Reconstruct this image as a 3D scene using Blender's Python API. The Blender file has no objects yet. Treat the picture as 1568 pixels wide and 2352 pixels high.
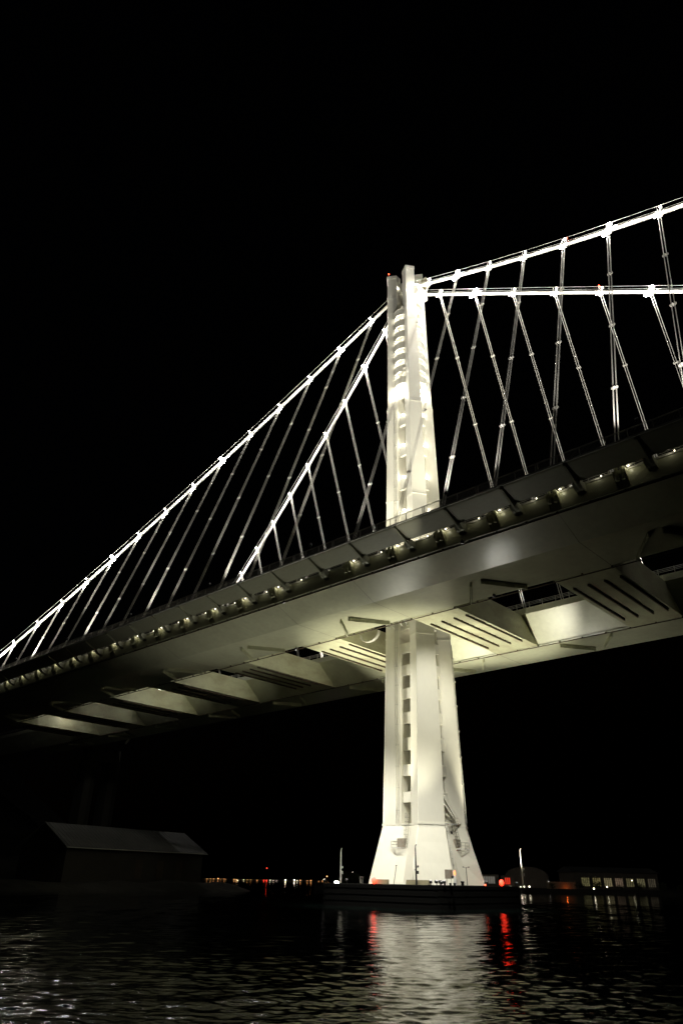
import bpy, bmesh, math, random
import numpy as np
from mathutils import Vector, Matrix

sc = bpy.context.scene
COL = sc.collection
R = math.radians
random.seed(7)

# ------------------------------------------------------------------ camera
CAM = Vector((87.24, -118.46, 4.07))
YAW, PIT, ROL, FPX = R(43.14), R(28.107), R(0.987), 1583.56      # focal length in pixels of a 1568 x 2352 frame
FW = Vector((-math.sin(YAW)*math.cos(PIT), math.cos(YAW)*math.cos(PIT), math.sin(PIT)))
RT0 = Vector((math.cos(YAW), math.sin(YAW), 0)); UP0 = RT0.cross(FW)
RT = RT0*math.cos(ROL) + UP0*math.sin(ROL); UP = -RT0*math.sin(ROL) + UP0*math.cos(ROL)
cd = bpy.data.cameras.new('camera'); cam = bpy.data.objects.new('camera', cd); COL.objects.link(cam)
m = Matrix.Identity(4)
for i, v in enumerate((RT, UP, -FW)):
    for j in range(3): m[j][i] = v[j]
for j in range(3): m[j][3] = CAM[j]
cam.matrix_world = m
cd.sensor_fit = 'VERTICAL'; cd.sensor_height = 36; cd.lens = FPX/2352*36
cd.clip_start = 0.5; cd.clip_end = 20000
sc.camera = cam
def ray(x, y): return FW + RT*((x-784)/FPX) - UP*((y-1176)/FPX)
def at_x(x, y, X): d = ray(x, y); return CAM + d*((X-CAM.x)/d.x)
def at_y(x, y, Y): d = ray(x, y); return CAM + d*((Y-CAM.y)/d.y)
def at_z(x, y, Z): d = ray(x, y); return CAM + d*((Z-CAM.z)/d.z)
def at_d(x, y, D):                                                # point at horizontal distance D
    d = ray(x, y); return CAM + d*(D/math.hypot(d.x, d.y))

# ------------------------------------------------------------------ night sky
w = bpy.data.worlds.new('World'); sc.world = w; w.use_nodes = True
wn = w.node_tree; bg = wn.nodes['Background']
sky = wn.nodes.new('ShaderNodeTexSky'); sky.sky_type = 'NISHITA'; sky.sun_disc = False
sky.sun_elevation = R(-5); sky.sun_rotation = R(200); sky.air_density = 1.0; sky.dust_density = 0.2
wn.links.new(sky.outputs[0], bg.inputs[0]); bg.inputs[1].default_value = 0.05
sc.view_settings.view_transform = 'Standard'; sc.view_settings.look = 'None'
sc.view_settings.exposure = 0; sc.view_settings.gamma = 1
cy = sc.cycles; w.cycles.sampling_method = 'NONE'
cy.use_denoising = True; cy.max_bounces = 7; cy.diffuse_bounces = 3; cy.glossy_bounces = 4
cy.sample_clamp_indirect = 6.0; cy.caustics_reflective = False; cy.caustics_refractive = False
try: cy.use_light_tree = True
except Exception: pass

WARM = (1.0, 0.95, 0.74); CREAM = (1.0, 0.94, 0.80); WHITE = (1.0, 0.97, 0.92)
# intensities in watts
K_TOWER_LOW, K_TOWER_HIGH = 60000, 30000

# ------------------------------------------------------------------ materials
def node(nt, t, **kw):
    n = nt.nodes.new(t)
    for k, v in kw.items():
        if k in n.inputs: n.inputs[k].default_value = v
        else: setattr(n, k, v)
    return n
def paint(name, col, rough=0.5, dirt=0.25, dcol=None, scale=0.5, stretch=(1, 1, 1), bump=0.0, metal=0.0, lo=0.45, hi=0.75, spec=0.5, fine=0.06):
    M = bpy.data.materials.new(name); M.use_nodes = True; nt = M.node_tree; b = nt.nodes['Principled BSDF']
    tc = node(nt, 'ShaderNodeTexCoord'); mp = node(nt, 'ShaderNodeMapping'); mp.inputs['Scale'].default_value = stretch
    nt.links.new(tc.outputs['Object'], mp.inputs[0])
    n1 = node(nt, 'ShaderNodeTexNoise', Scale=scale, Detail=7.0, Roughness=0.62); nt.links.new(mp.outputs[0], n1.inputs[0])
    n2 = node(nt, 'ShaderNodeTexNoise', Scale=scale*9, Detail=4.0); nt.links.new(mp.outputs[0], n2.inputs[0])
    cr = node(nt, 'ShaderNodeMapRange'); cr.inputs['From Min'].default_value = lo; cr.inputs['From Max'].default_value = hi
    cr.inputs['To Max'].default_value = dirt; nt.links.new(n1.outputs[0], cr.inputs['Value'])
    mx = node(nt, 'ShaderNodeMix', data_type='RGBA'); mx.inputs[6].default_value = (*col, 1)
    mx.inputs[7].default_value = (*(dcol or tuple(c*0.45 for c in col)), 1); nt.links.new(cr.outputs[0], mx.inputs[0])
    hs = node(nt, 'ShaderNodeMapRange'); hs.inputs['From Min'].default_value = 0.3; hs.inputs['From Max'].default_value = 0.7
    hs.inputs['To Min'].default_value = 1-fine; hs.inputs['To Max'].default_value = 1+fine; nt.links.new(n2.outputs[0], hs.inputs['Value'])
    vm = node(nt, 'ShaderNodeVectorMath', operation='SCALE'); nt.links.new(mx.outputs[2], vm.inputs[0]); nt.links.new(hs.outputs[0], vm.inputs['Scale'])
    nt.links.new(vm.outputs[0], b.inputs['Base Color'])
    b.inputs['Roughness'].default_value = rough; b.inputs['Metallic'].default_value = metal
    b.inputs['Specular IOR Level'].default_value = spec
    if bump:
        bp = node(nt, 'ShaderNodeBump', Strength=bump, Distance=0.05); nt.links.new(n2.outputs[0], bp.inputs['Height'])
        nt.links.new(bp.outputs[0], b.inputs['Normal'])
    return M
def glow(name, col, s):
    M = bpy.data.materials.new(name); M.use_nodes = True; nt = M.node_tree; b = nt.nodes['Principled BSDF']
    b.inputs['Base Color'].default_value = (0.2, 0.2, 0.2, 1)
    b.inputs['Emission Color'].default_value = (*col, 1); b.inputs['Emission Strength'].default_value = s
    M.cycles.emission_sampling = 'NONE'                                # the lamp beams do the lighting
    return M
M_TOWER = paint('tower_paint', (0.79, 0.77, 0.67), 0.5, 0.08, (0.52, 0.48, 0.37), 0.3, (1, 1, 0.3), fine=0.02)
M_GIRD = paint('girder_paint', (0.50, 0.51, 0.37), 0.30, 0.50, (0.30, 0.28, 0.19), 0.12, (1, 1, 1), bump=0.04)
M_BEAM = paint('beam_paint', (0.54, 0.545, 0.37), 0.45, 0.65, (0.30, 0.24, 0.14), 0.35, (1, 0.5, 1), bump=0.06)
M_RAIL = paint('traveller_rail_steel', (0.075, 0.06, 0.042), 0.7, 0.6, (0.16, 0.07, 0.03), 1.2)
M_PATH = paint('path_panel_paint', (0.34, 0.345, 0.26), 0.4, 0.35, (0.3, 0.28, 0.2), 0.25, (0.5, 1, 1), bump=0.05)
M_FENCE = paint('railing_paint', (0.30, 0.28, 0.23), 0.5, 0.3, None, 1.0)
M_STEEL = paint('galvanised_steel', (0.55, 0.54, 0.48), 0.45, 0.3, None, 1.5, metal=0.0)
M_CABLE = paint('cable_paint', (0.82, 0.79, 0.70), 0.45, 0.12, None, 0.8, bump=0.04)
M_ROPE = paint('wire_rope', (0.80, 0.77, 0.68), 0.5, 0.35, (0.5, 0.42, 0.34), 0.6)
M_ASPH = paint('road_asphalt', (0.05, 0.05, 0.05), 0.9, 0.4, None, 2.0)
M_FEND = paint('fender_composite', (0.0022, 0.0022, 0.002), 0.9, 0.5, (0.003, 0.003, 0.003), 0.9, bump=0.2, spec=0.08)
M_DARK = paint('dark_steel', (0.02, 0.018, 0.016), 0.6, 0.3, None, 1.0)
M_TAN = paint('tan_enclosure', (0.36, 0.32, 0.20), 0.7, 0.3, None, 1.0)
M_CABIN = paint('grey_cabinet', (0.30, 0.27, 0.22), 0.6, 0.3, (0.2, 0.06, 0.03), 1.5)
M_WHITE = paint('white_paint', (0.78, 0.78, 0.74), 0.5, 0.15, None, 1.0)
M_CONC = paint('pier_concrete', (0.03, 0.027, 0.022), 0.85, 0.4, None, 0.3)
M_ROOF = paint('shed_roof_sheet', (0.11, 0.11, 0.105), 0.6, 0.5, (0.26, 0.26, 0.24), 0.08, (1, 0.5, 1))
M_SHEDW = paint('shed_wall', (0.045, 0.04, 0.03), 0.85, 0.4, None, 0.2)
M_ROCK = paint('rocky_ground', (0.035, 0.032, 0.025), 0.95, 0.5, (0.02, 0.02, 0.014), 0.15, bump=0.5)
M_LEAF = paint('foliage', (0.045, 0.065, 0.018), 0.8, 0.5, None, 0.6)
M_BARK = paint('bark', (0.07, 0.05, 0.035), 0.9, 0.3, None, 1.0)
M_HULL = paint('building_wall', (0.22, 0.19, 0.15), 0.85, 0.3, None, 0.1)
G_LAMP = glow('lamp_glass', WHITE, 260); G_SOFT = glow('lamp_glass_soft', CREAM, 22)
G_RED = glow('red_lamp_glass', (1, 0.03, 0.010), 7); G_REDN = glow('red_beacon_glass', (1, 0.06, 0.02), 14)
G_ORA = glow('orange_lamp_glass', (1, 0.25, 0.06), 3.0)
G_DIM = glow('shielded_lamp_glass', WHITE, 0.6)
G_DECK = glow('deck_lamp_glass', (1, 0.90, 0.62), 7)

# ------------------------------------------------------------------ object helpers
def tag(o, label=None, cat=None, group=None, kind=None):
    if label: o['label'] = label
    if cat: o['category'] = cat
    if group: o['group'] = group
    if kind: o['kind'] = kind
    return o
def empty(name, loc=(0, 0, 0), label=None, cat=None, group=None):
    o = bpy.data.objects.new(name, None); o.location = loc; COL.objects.link(o); o.empty_display_size = 0.5
    return tag(o, label, cat, group)
class MB:
    def __init__(s): s.v = []; s.f = []; s.smooth = []
    def add(s, vs, fs, smooth=False):
        n = len(s.v); s.v += [tuple(v) for v in vs]; s.f += [tuple(i+n for i in f) for f in fs]; s.smooth += [smooth]*len(fs)
    def box(s, c, d, rot=None):
        hx, hy, hz = d[0]/2, d[1]/2, d[2]/2
        vs = [Vector((x*hx, y*hy, z*hz)) for x in (-1, 1) for y in (-1, 1) for z in (-1, 1)]
        if rot is not None: vs = [rot @ v for v in vs]
        s.add([v+Vector(c) for v in vs], [(0, 1, 3, 2), (4, 6, 7, 5), (0, 4, 5, 1), (2, 3, 7, 6), (0, 2, 6, 4), (1, 5, 7, 3)])
    def bar(s, a, b, w, h):
        a, b = Vector(a), Vector(b); d = (b-a); L = d.length
        if L < 1e-6: return
        s.box((a+b)/2, (L, w, h), d.to_track_quat('X', 'Z').to_matrix())
    def tube(s, pts, r, n=6, caps=True):
        pts = [Vector(p) for p in pts]; k = len(pts); rs = r if isinstance(r, (list, tuple)) else [r]*k
        vs = []; prev = None
        for i, p in enumerate(pts):
            d = (pts[min(i+1, k-1)]-pts[max(i-1, 0)]).normalized()
            if prev is None: u = d.orthogonal().normalized()
            else: u = (prev - d*prev.dot(d)).normalized()
            prev = u; q = d.cross(u)
            for j in range(n):
                a = 2*math.pi*j/n; vs.append(p+(u*math.cos(a)+q*math.sin(a))*rs[i])
        fs = [(i*n+j, i*n+(j+1) % n, (i+1)*n+(j+1) % n, (i+1)*n+j) for i in range(k-1) for j in range(n)]
        s.add(vs, fs, True)
        if caps: s.add(vs[:n], [tuple(range(n))[::-1]]); s.add(vs[-n:], [tuple(range(n))])
    def ball(s, c, r, sz=1.0, n=8, m=6):
        vs = []; c = Vector(c)
        for i in range(m+1):
            t = math.pi*i/m
            for j in range(n):
                a = 2*math.pi*j/n; vs.append(c+Vector((r*math.sin(t)*math.cos(a), r*math.sin(t)*math.sin(a), r*sz*math.cos(t))))
        s.add(vs, [(i*n+j, (i+1)*n+j, (i+1)*n+(j+1) % n, i*n+(j+1) % n) for i in range(m) for j in range(n)], True)
    def loops(s, loops, cap=True, closed=True, smooth=False):          # skin a list of equal-length closed loops
        n = len(loops[0]); vs = [v for l in loops for v in l]
        rng = range(n) if closed else range(n-1)
        s.add(vs, [(i*n+j, i*n+(j+1) % n, (i+1)*n+(j+1) % n, (i+1)*n+j) for i in range(len(loops)-1) for j in rng], smooth)
        if cap: s.add(loops[0], [tuple(range(n))[::-1]]); s.add(loops[-1], [tuple(range(n))])
    def build(s, name, mat, parent=None, bevel=0.0, label=None):
        me = bpy.data.meshes.new(name); me.from_pydata([tuple(v) for v in s.v], [], s.f)
        me.polygons.foreach_set('use_smooth', s.smooth)
        bm = bmesh.new(); bm.from_mesh(me); bmesh.ops.recalc_face_normals(bm, faces=bm.faces); bm.to_mesh(me); bm.free()
        me.materials.append(mat); me.update()
        o = bpy.data.objects.new(name, me); COL.objects.link(o)
        if parent: o.parent = parent
        if bevel:
            b = o.modifiers.new('bevel', 'BEVEL'); b.width = bevel; b.segments = 2; b.limit_method = 'ANGLE'
        if label: o['label'] = label
        return o
def light(name, kind, loc, power, col, parent=None, target=None, angle=60, blend=0.6, size=0.2):
    l = bpy.data.lights.new(name, kind); l.energy = power; l.color = col; l.shadow_soft_size = size
    o = bpy.data.objects.new(name, l); COL.objects.link(o)
    pl = parent.matrix_world.translation if parent and parent.matrix_world.translation.length > 0 else (parent.location if parent else Vector((0, 0, 0)))
    o.location = Vector(loc) - (parent.location if parent else Vector((0, 0, 0)))
    if parent: o.parent = parent
    if kind == 'SPOT':
        l.spot_size = R(angle); l.spot_blend = blend
        o.rotation_euler = (Vector(target)-Vector(loc)).to_track_quat('-Z', 'Y').to_euler()
    return o
ORD = 'first second third fourth fifth sixth seventh eighth ninth tenth eleventh twelfth thirteenth fourteenth fifteenth sixteenth seventeenth eighteenth nineteenth twentieth'.split()

def dz(x): return -0.008*x - 0.038*(x/100)**2                      # the road's gentle profile
XS = [-330, -290, -260, -230] + list(range(-200, 221, 10)) + [260]
def sweep(mb, prof, xs=XS, side=-1, cap=True):                      # prof = list of (|y|, z)
    mb.loops([[(x, side*y, z+dz(x)) for y, z in prof] for x in xs], cap)

# ------------------------------------------------------------------ water
def make_water():
    rs = [2.0]
    while rs[-1] < 420: rs.append(rs[-1]*(1.0036 if rs[-1] > 14 else 1.03))
    far = [450, 500, 560, 650, 800, 1000, 1400, 2200, 4000, 9000, 16000]
    rs = np.array(rs+far)
    view = math.atan2(FW.y, FW.x)
    dense = np.radians(np.linspace(-31, 31, 760)); coarse = np.radians(np.linspace(34, 326, 90))
    an = np.concatenate([dense, coarse]) + view
    A, Rr = np.meshgrid(an, rs); X = CAM.x+Rr*np.cos(A); Y = CAM.y+Rr*np.sin(A)
    Z = np.zeros_like(X); rg = np.random.RandomState(3)
    main = view+math.pi+0.12
    for i in range(175):
        lam = 0.12*(0.95/0.12)**rg.rand(); k = 2*math.pi/lam
        th = main+rg.normal(0, 0.45); amp = 0.0033*lam
        if i >= 150: lam = 1.3+2.5*rg.rand(); k = 2*math.pi/lam; amp = 0.0022*lam; th = main+rg.normal(0, 0.5)
        amp *= 1.22; kk = k*(X*math.cos(th)+Y*math.sin(th))+rg.rand()*6.28
        spacing = Rr*0.0036
        fade = np.clip((lam/(2.6*spacing)-1)/1.0, 0, 1)
        Z += amp*fade*(np.sin(kk)+0.22*np.cos(2*kk))
    # patches of rougher and calmer water
    gust = 0.85+0.25*np.sin(X*0.031+1.3)*np.sin(Y*0.043+0.4)+0.15*np.sin(X*0.11+Y*0.07)
    Z *= gust
    Z *= np.clip((Rr-1.5)/3, 0, 1)
    nr, na = X.shape
    co = np.stack([X, Y, Z], -1).reshape(-1, 3)
    i, j = np.meshgrid(np.arange(nr-1), np.arange(na), indexing='ij'); j2 = (j+1) % na
    f = np.stack([i*na+j, (i+1)*na+j, (i+1)*na+j2, i*na+j2], -1).reshape(-1, 4)
    cidx = len(co); co = np.vstack([co, [CAM.x, CAM.y, 0]])
    me = bpy.data.meshes.new('water'); me.vertices.add(len(co)); me.vertices.foreach_set('co', co.ravel())
    tri = np.stack([np.arange(na), (np.arange(na)+1) % na, np.full(na, cidx)], -1)
    nl = f.size+tri.size; me.loops.add(nl); me.loops.foreach_set('vertex_index', np.concatenate([f.ravel(), tri.ravel()]).astype(np.int32))
    st = np.concatenate([np.arange(len(f))*4, f.size+np.arange(len(tri))*3]).astype(np.int32)
    me.polygons.add(len(st)); me.polygons.foreach_set('loop_start', st)
    me.polygons.foreach_set('use_smooth', np.ones(len(st), dtype=bool)); me.update(calc_edges=True); me.validate()
    M = bpy.data.materials.new('bay_water'); M.use_nodes = True; nt = M.node_tree; b = nt.nodes['Principled BSDF']
    b.inputs['Base Color'].default_value = (0.004, 0.007, 0.006, 1); b.inputs['Roughness'].default_value = 0.035
    b.inputs['IOR'].default_value = 1.333; b.inputs['Specular IOR Level'].default_value = 0.5
    tc = node(nt, 'ShaderNodeTexCoord'); n = node(nt, 'ShaderNodeTexNoise', Scale=4.5, Detail=5.0, Roughness=0.6)
    nt.links.new(tc.outputs['Object'], n.inputs[0]); bp = node(nt, 'ShaderNodeBump', Strength=0.26, Distance=0.05)
    nt.links.new(n.outputs[0], bp.inputs['Height']); nt.links.new(bp.outputs[0], b.inputs['Normal'])
    me.materials.append(M); o = bpy.data.objects.new('water', me); COL.objects.link(o)
    # face orientation up
    if me.polygons[0].normal.z < 0: me.flip_normals()
    return tag(o, kind='structure')
make_water()

# ------------------------------------------------------------------ tower
LV = [  # z, v1, v2, v3, v4 (inner corner follows v1.x, v4.y)
    (13.3, (1.15, 6.2), (4.15, 8.0), (6.85, 3.35), (4.4, 0.95)),
    (29.5, (1.22, 5.6), (4.10, 7.2), (6.65, 3.0), (4.2, 0.9)),
    (49.35, (1.40, 5.1), (4.06, 6.4), (6.25, 2.86), (4.0, 0.88)),
    (75.0, (1.30, 4.5), (3.9, 5.8), (5.95, 2.65), (3.85, 0.85)),
    (112.0, (1.15, 3.6), (3.6, 4.9), (5.45, 2.35), (3.5, 0.8)),
    (112.6, (1.15, 3.55), (3.52, 4.78), (5.35, 2.3), (3.45, 0.8)),
    (160.0, (1.0, 2.55), (3.25, 3.96), (4.85, 1.95), (3.1, 0.75))]
def lev(z):
    for a, b in zip(LV, LV[1:]):
        if z <= b[0]:
            t = (z-a[0])/(b[0]-a[0]); return [tuple(a[i][k]*(1-t)+b[i][k]*t for k in (0, 1)) for i in (1, 2, 3, 4)]
    return LV[-1][1:]
def shaft_loop(z, sx, sy, grow=0.0):
    v1, v2, v3, v4 = lev(z); v5 = (v1[0], v4[1]); P = [v1, v2, v3, v4, v5]
    if grow:
        c = (sum(p[0] for p in P)/5, sum(p[1] for p in P)/5)
        P = [(p[0]+grow*(1 if p[0] > c[0] else -0.0), p[1]+grow*(1 if p[1] > c[1] else -0.0)) for p in P]
    return [(sx*x, sy*y, z) for x, y in P]
tower = empty('bridge_tower', (0, 0, 3.6), 'tall cream white floodlit bridge tower of four clustered shafts standing in the water', 'bridge tower')
O = Vector((0, 0, 3.6))
def tb(mb, name, mat, parent=tower, **k):                            # tower part given in world coordinates
    mb.v = [tuple(Vector(v)-O) for v in mb.v]; return mb.build(name, mat, parent, **k)
SH = {}
for sx, sy, nm in ((-1, -1, 'southwest'), (1, -1, 'southeast'), (1, 1, 'northeast'), (-1, 1, 'northwest')):
    mb = MB(); zs = [13.3, 20, 29.5, 40, 49.35, 62, 75, 90, 112, 112.6, 130, 145, 158.9]
    mb.loops([shaft_loop(z, sx, sy) for z in zs])
    sh = tb(mb, 'shaft', M_TOWER, bevel=0.10); SH[(sx, sy)] = sh
    cp = MB(); cp.loops([shaft_loop(z, sx, sy, 0.13) for z in (158.9, 160.0)])
    c = tb(cp, 'shaft_cap', M_TOWER, sh, bevel=0.04)
    for z in (49.9, 84.0, 111.2, 139.9, 145.2, 151.3):               # field splice covers, thin raised plates
        b = MB(); b.loops([shaft_loop(q, sx, sy, 0.07) for q in (z, z+0.28)], cap=True)
        tb(b, 'splice_band', M_TOWER, sh)
# skirt
def skirt_loop(t, grow=0.0):                                          # t 0 at top, 1 at base
    top = [(1.15, 6.2), (4.15, 8.0), (6.85, 3.35), (4.9, 0.95)]; bot = [(1.3, 9.2), (4.8, 11.5), (9.3, 5.0), (8.6, 1.2)]
    z = 13.3-9.7*t; q = [((a[0]*(1-t)+b[0]*t)+grow, (a[1]*(1-t)+b[1]*t)+grow) for a, b in zip(top, bot)]
    o = []
    for sx, sy in ((1, -1), (1, 1), (-1, 1), (-1, -1)):
        seq = q if (sx*sy < 0) else q[::-1]
        o += [(sx*x, sy*y, z) for x, y in seq]
    return o
mb = MB(); mb.loops([skirt_loop(t) for t in (0, 0.02, 0.3, 0.65, 1.0)]); skirt = tb(mb, 'base_skirt', M_TOWER, bevel=0.12)
mb = MB(); mb.loops([[(x, y, 13.32) for x, y, _ in skirt_loop(0, 0.10)], [(x, y, 13.62) for x, y, _ in skirt_loop(0, 0.10)]])
tb(mb, 'base_collar', M_TOWER, bevel=0.03)
# link panels between the shafts, below and above the deck
LOW_OPEN = [(48.9, 52.0), (44.2, 46.8), (39.3, 42.0), (34.4, 37.2), (29.4, 32.2), (24.3, 27.0), (19.3, 22.2), (13.62, 17.4)]
HIGH_OPEN = [(62, 68.5), (71.3, 78), (80.9, 87.3), (90.2, 97.0), (99.6, 106.2), (108.8, 115.0)]
def panel_runs(opens, z0, z1):
    runs = []; z = z0
    for a, b in sorted(opens):
        if a > z: runs.append((z, a))
        z = b
    if z < z1: runs.append((z, z1))
    return runs
for z0, z1 in panel_runs(LOW_OPEN, 13.62, 56)+panel_runs(HIGH_OPEN, 56, 116.6):
    for s in (-1, 1):                                               # south / north gap
        mb = MB(); lo = []
        for z in (z0, z1):
            v1, v2, v3, v4 = lev(z); lo.append([(-v1[0]-.1, s*(v1[1]-.55), z), (v1[0]+.1, s*(v1[1]-.55), z), (v1[0]+.1, s*(v1[1]-1.25), z), (-v1[0]-.1, s*(v1[1]-1.25), z)])
        mb.loops(lo); tb(mb, 'link_panel', M_TOWER)
        mb = MB(); lo = []
        for z in (z0, z1):
            v1, v2, v3, v4 = lev(z); x = v4[0]+.30
            lo.append([(s*x, -v4[1]-.25, z), (s*x, v4[1]+.25, z), (s*(x-.6), v4[1]+.25, z), (s*(x-.6), -v4[1]-.25, z)])
        mb.loops(lo); tb(mb, 'link_panel', M_TOWER)
# curved louvres of the upper tower
def louvre(z, s, axis):
    v1, v2, v3, v4 = lev(z)
    if axis == 'y': half = v1[0]+0.95; base = v1[1]+0.28; bul = 0.75
    else: half = v4[1]+1.25; base = v4[0]+0.95; bul = 0.75
    out, inn = [], []
    N = 12; pts = []
    for i in range(N+1):
        u = -1+2*i/N; pts.append((u*half, base+bul*(1-u*u)))
    def P(u, d, zz): return (u, s*d, zz) if axis == 'y' else (s*d, u, zz)
    mb = MB()
    mb.loops([[P(u, d, z) for u, d in pts], [P(u*0.97, d-0.05, z-2.0) for u, d in pts], [P(u*0.97, d-0.30, z-2.0) for u, d in pts],
              [P(u, d-0.25, z) for u, d in pts], [P(u, d, z) for u, d in pts]], cap=False, closed=False)
    mb.loops([[P(u, d+0.07, z) for u, d in pts], [P(u, d+0.07, z+0.16) for u, d in pts], [P(u, d-1.3, z+0.16) for u, d in pts],
              [P(u, d-1.3, z) for u, d in pts], [P(u, d+0.07, z) for u, d in pts]], cap=False, closed=False)
    tb(mb, 'curved_louvre', M_TOWER)
LOUV = [144.8, 140.7, 136.6, 132.6, 128.5, 124.5, 120.5]
for z in LOUV:
    for s in (-1, 1): louvre(z, s, 'y'); louvre(z, s, 'x')
# backing core inside the gaps behind the louvres
mb = MB()
for z0, z1 in ((116.6, 146.0),):
    mb.loops([[(x, y, z) for x, y in ((-1.7, -lev(z)[0][1]+.75), (1.7, -lev(z)[0][1]+.75), (1.7, lev(z)[0][1]-.75), (-1.7, lev(z)[0][1]-.75))] for z in (z0, z1)]+[])
tb(mb, 'core_wall', M_TOWER)
mb = MB(); mb.loops([[(x, y, z) for x, y in ((-lev(z)[3][0]+.4, -1.1), (lev(z)[3][0]-.4, -1.1), (lev(z)[3][0]-.4, 1.1), (-lev(z)[3][0]+.4, 1.1))] for z in (116.6, 146.0)]); tb(mb, 'core_wall', M_TOWER)
for i, z in enumerate(LOUV):
    if i in (0, 1, 4): continue
    v1, v2, v3, v4 = lev(z-3.2)
    mb = MB(); mb.box((.45, -v1[1]+.74, z-3.0), (1.0, .06, 1.1)); tb(mb, 'service_opening', M_CABIN)
    mb = MB(); mb.box((v4[0]-.39, -.3, z-3.0), (.06, .8, 1.1)); tb(mb, 'service_opening', M_CABIN)
# saddle on top, where the cables cross
mb = MB()
mb.box((0, 0, 152.2), (5.6, 1.42, 5.4)); mb.box((4.6, 0, 150.6), (3.0, 4.6, 3.4)); mb.box((-4.3, 0, 150.4), (2.0, 3.2, 3.2))
mb.box((3.9, 0, 148.0), (1.8, 3.4, 2.4))
tb(mb, 'cable_saddle', M_TOWER, bevel=0.3)
mb = MB(); mb.box((5.6, 2.3, 156.1), (1.7, 1.9, 2.6)); tb(mb, 'machine_box', M_TAN, bevel=0.08)
# drain pipes beside the south gap
mb = MB()
for dx in (-.35, -.75):
    mb.tube([(-lev(z)[0][0]+dx, -lev(z)[0][1]-.30+dx*.35, z) for z in (13.7, 29.5, 49, 75, 112)], 0.07, 5)
    for z in range(16, 112, 4):
        v = lev(z)[0]; mb.box((-v[0]+dx, -v[1]-.2+dx*.35, z), (.22, .3, .12))
tb(mb, 'drain_pipe', M_STEEL)
mb = MB(); mb.tube([(6.95, -3.2, 13.4), (9.2, -4.5, 4.2)], 0.07, 5); mb.tube([(7.05, -3.0, 13.4), (9.4, -4.3, 4.2)], 0.05, 5)
for i in range(9):
    t = i/8; mb.box((6.95+2.3*t, -3.15-1.3*t, 13.2-8.6*t), (.22, .22, .12))
tb(mb, 'conduit', M_STEEL)
mb = MB(); mb.tube([(7.0, 3.6, 14), (6.75, 3.1, 30), (6.4, 2.95, 49)], 0.08, 5)
for z in range(16, 49, 5): mb.box((6.95-(z-14)*.014, 3.35-(z-14)*.012, z), (.3, .3, .3))
tb(mb, 'conduit', M_STEEL)
# brackets / struts under the deck at the tower top of the low part
mb = MB()
for x in (-2.5, -1.5, 0.6, 1.8): mb.bar((x, -6.4, 52.0), (x*1.3, -9.2, 53.8), .14, .2)
mb.tube([(-3.6, -7.4, 53.2), (0, -8.0, 53.2), (3, -7.4, 53.2)], .1, 5)
tb(mb, 'strut', M_STEEL)
mb = MB()
for i in range(3):
    mb.tube([(-7.6+.3*i, -9.9-.3*math.cos(a)*0, 49.2-1.7*math.sin(a)*(1-.12*i)) if 0 else (-5.6-2.6*math.cos(a), -9.6-.28*i, 51.0-2.0*math.sin(a)) for a in [math.pi*k/8 for k in range(9)]], .10, 5)
tb(mb, 'cable_loop', M_STEEL)
# platforms, ladders and cages on the skirt
def platform(c, wx, wy, face, name='access_platform'):
    p = MB(); c = Vector(c)
    for e in (-1, 1): p.box(c+Vector((0, e*wy/2, 0)), (wx, .08, .16)); p.box(c+Vector((e*wx/2, 0, 0)), (.08, wy, .16))
    for i in range(int(wx/.3)): p.box(c+Vector((-wx/2+.15+.3*i, 0, .02)), (.04, wy, .05))
    tb(p, name, M_WHITE)
    q = MB(); xs = (-wx/2, wx/2); ys = (-wy/2, wy/2)
    for h in (.55, 1.1):
        for a, b in (((xs[0], ys[0]), (xs[1], ys[0])), ((xs[1], ys[0]), (xs[1], ys[1])), ((xs[1], ys[1]), (xs[0], ys[1])), ((xs[0], ys[1]), (xs[0], ys[0]))):
            q.tube([c+Vector((*a, h)), c+Vector((*b, h))], .035, 4)
    n = max(2, int(max(wx, wy)/1.0))
    for i in range(n+1):
        for s in (0, 1):
            pt = (xs[0]+wx*i/n, ys[s]) if wx > wy else (xs[s], ys[0]+wy*i/n)
            q.tube([c+Vector((*pt, 0)), c+Vector((*pt, 1.1))], .035, 4)
    tb(q, 'platform_railing', M_FENCE)
def ladder(a, b, out, cage=True):
    q = MB(); a, b = Vector(a), Vector(b); out = Vector(out); sd = (b-a).cross(out).normalized()
    for s in (-.25, .25): q.tube([a+sd*s, b+sd*s], .04, 4)
    n = int((b-a).length/.4)
    for i in range(n): p = a.lerp(b, (i+.5)/n); q.tube([p-sd*.25, p+sd*.25], .02, 4)
    if cage:
        m_ = int((b-a).length/.8)
        for i in range(m_+1):
            p = a.lerp(b, .12+.88*i/m_) if m_ else a
            q.tube([p+sd*.36*math.cos(t)+out*.75*math.sin(t) for t in [math.pi*k/6 for k in range(7)]], .028, 4)
        for t in (.6, 1.2, 1.8, 2.4): q.tube([a.lerp(b, .12)+sd*.36*math.cos(t)+out*.75*math.sin(t), b+sd*.36*math.cos(t)+out*.75*math.sin(t)], .022, 4)
    tb(q, 'caged_ladder', M_FENCE)
platform((-.6, -7.95, 9.5), 2.4, 1.0, 's'); ladder((.9, -7.6, 9.5), (.8, -6.5, 15.3), (0, -1, .1))
platform((7.1, 1.6, 9.5), 1.1, 2.6, 'e'); ladder((6.9, .5, 9.5), (5.4, .7, 15.0), (1, 0, .15))
platform((5.9, -.6, 13.7), .9, 4.6, 'e')
mb = MB()
for y in (-2.5, -.8, .8, 2.3): mb.box((5.15+.02, y*.9, 12.3), (.5, .42, .5))
tb(mb, 'vent_opening', M_DARK)
mb = MB(); mb.box((-.3, -7.25, 10.3), (1.7, .6, 1.6)); tb(mb, 'door', M_CABIN)
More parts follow.
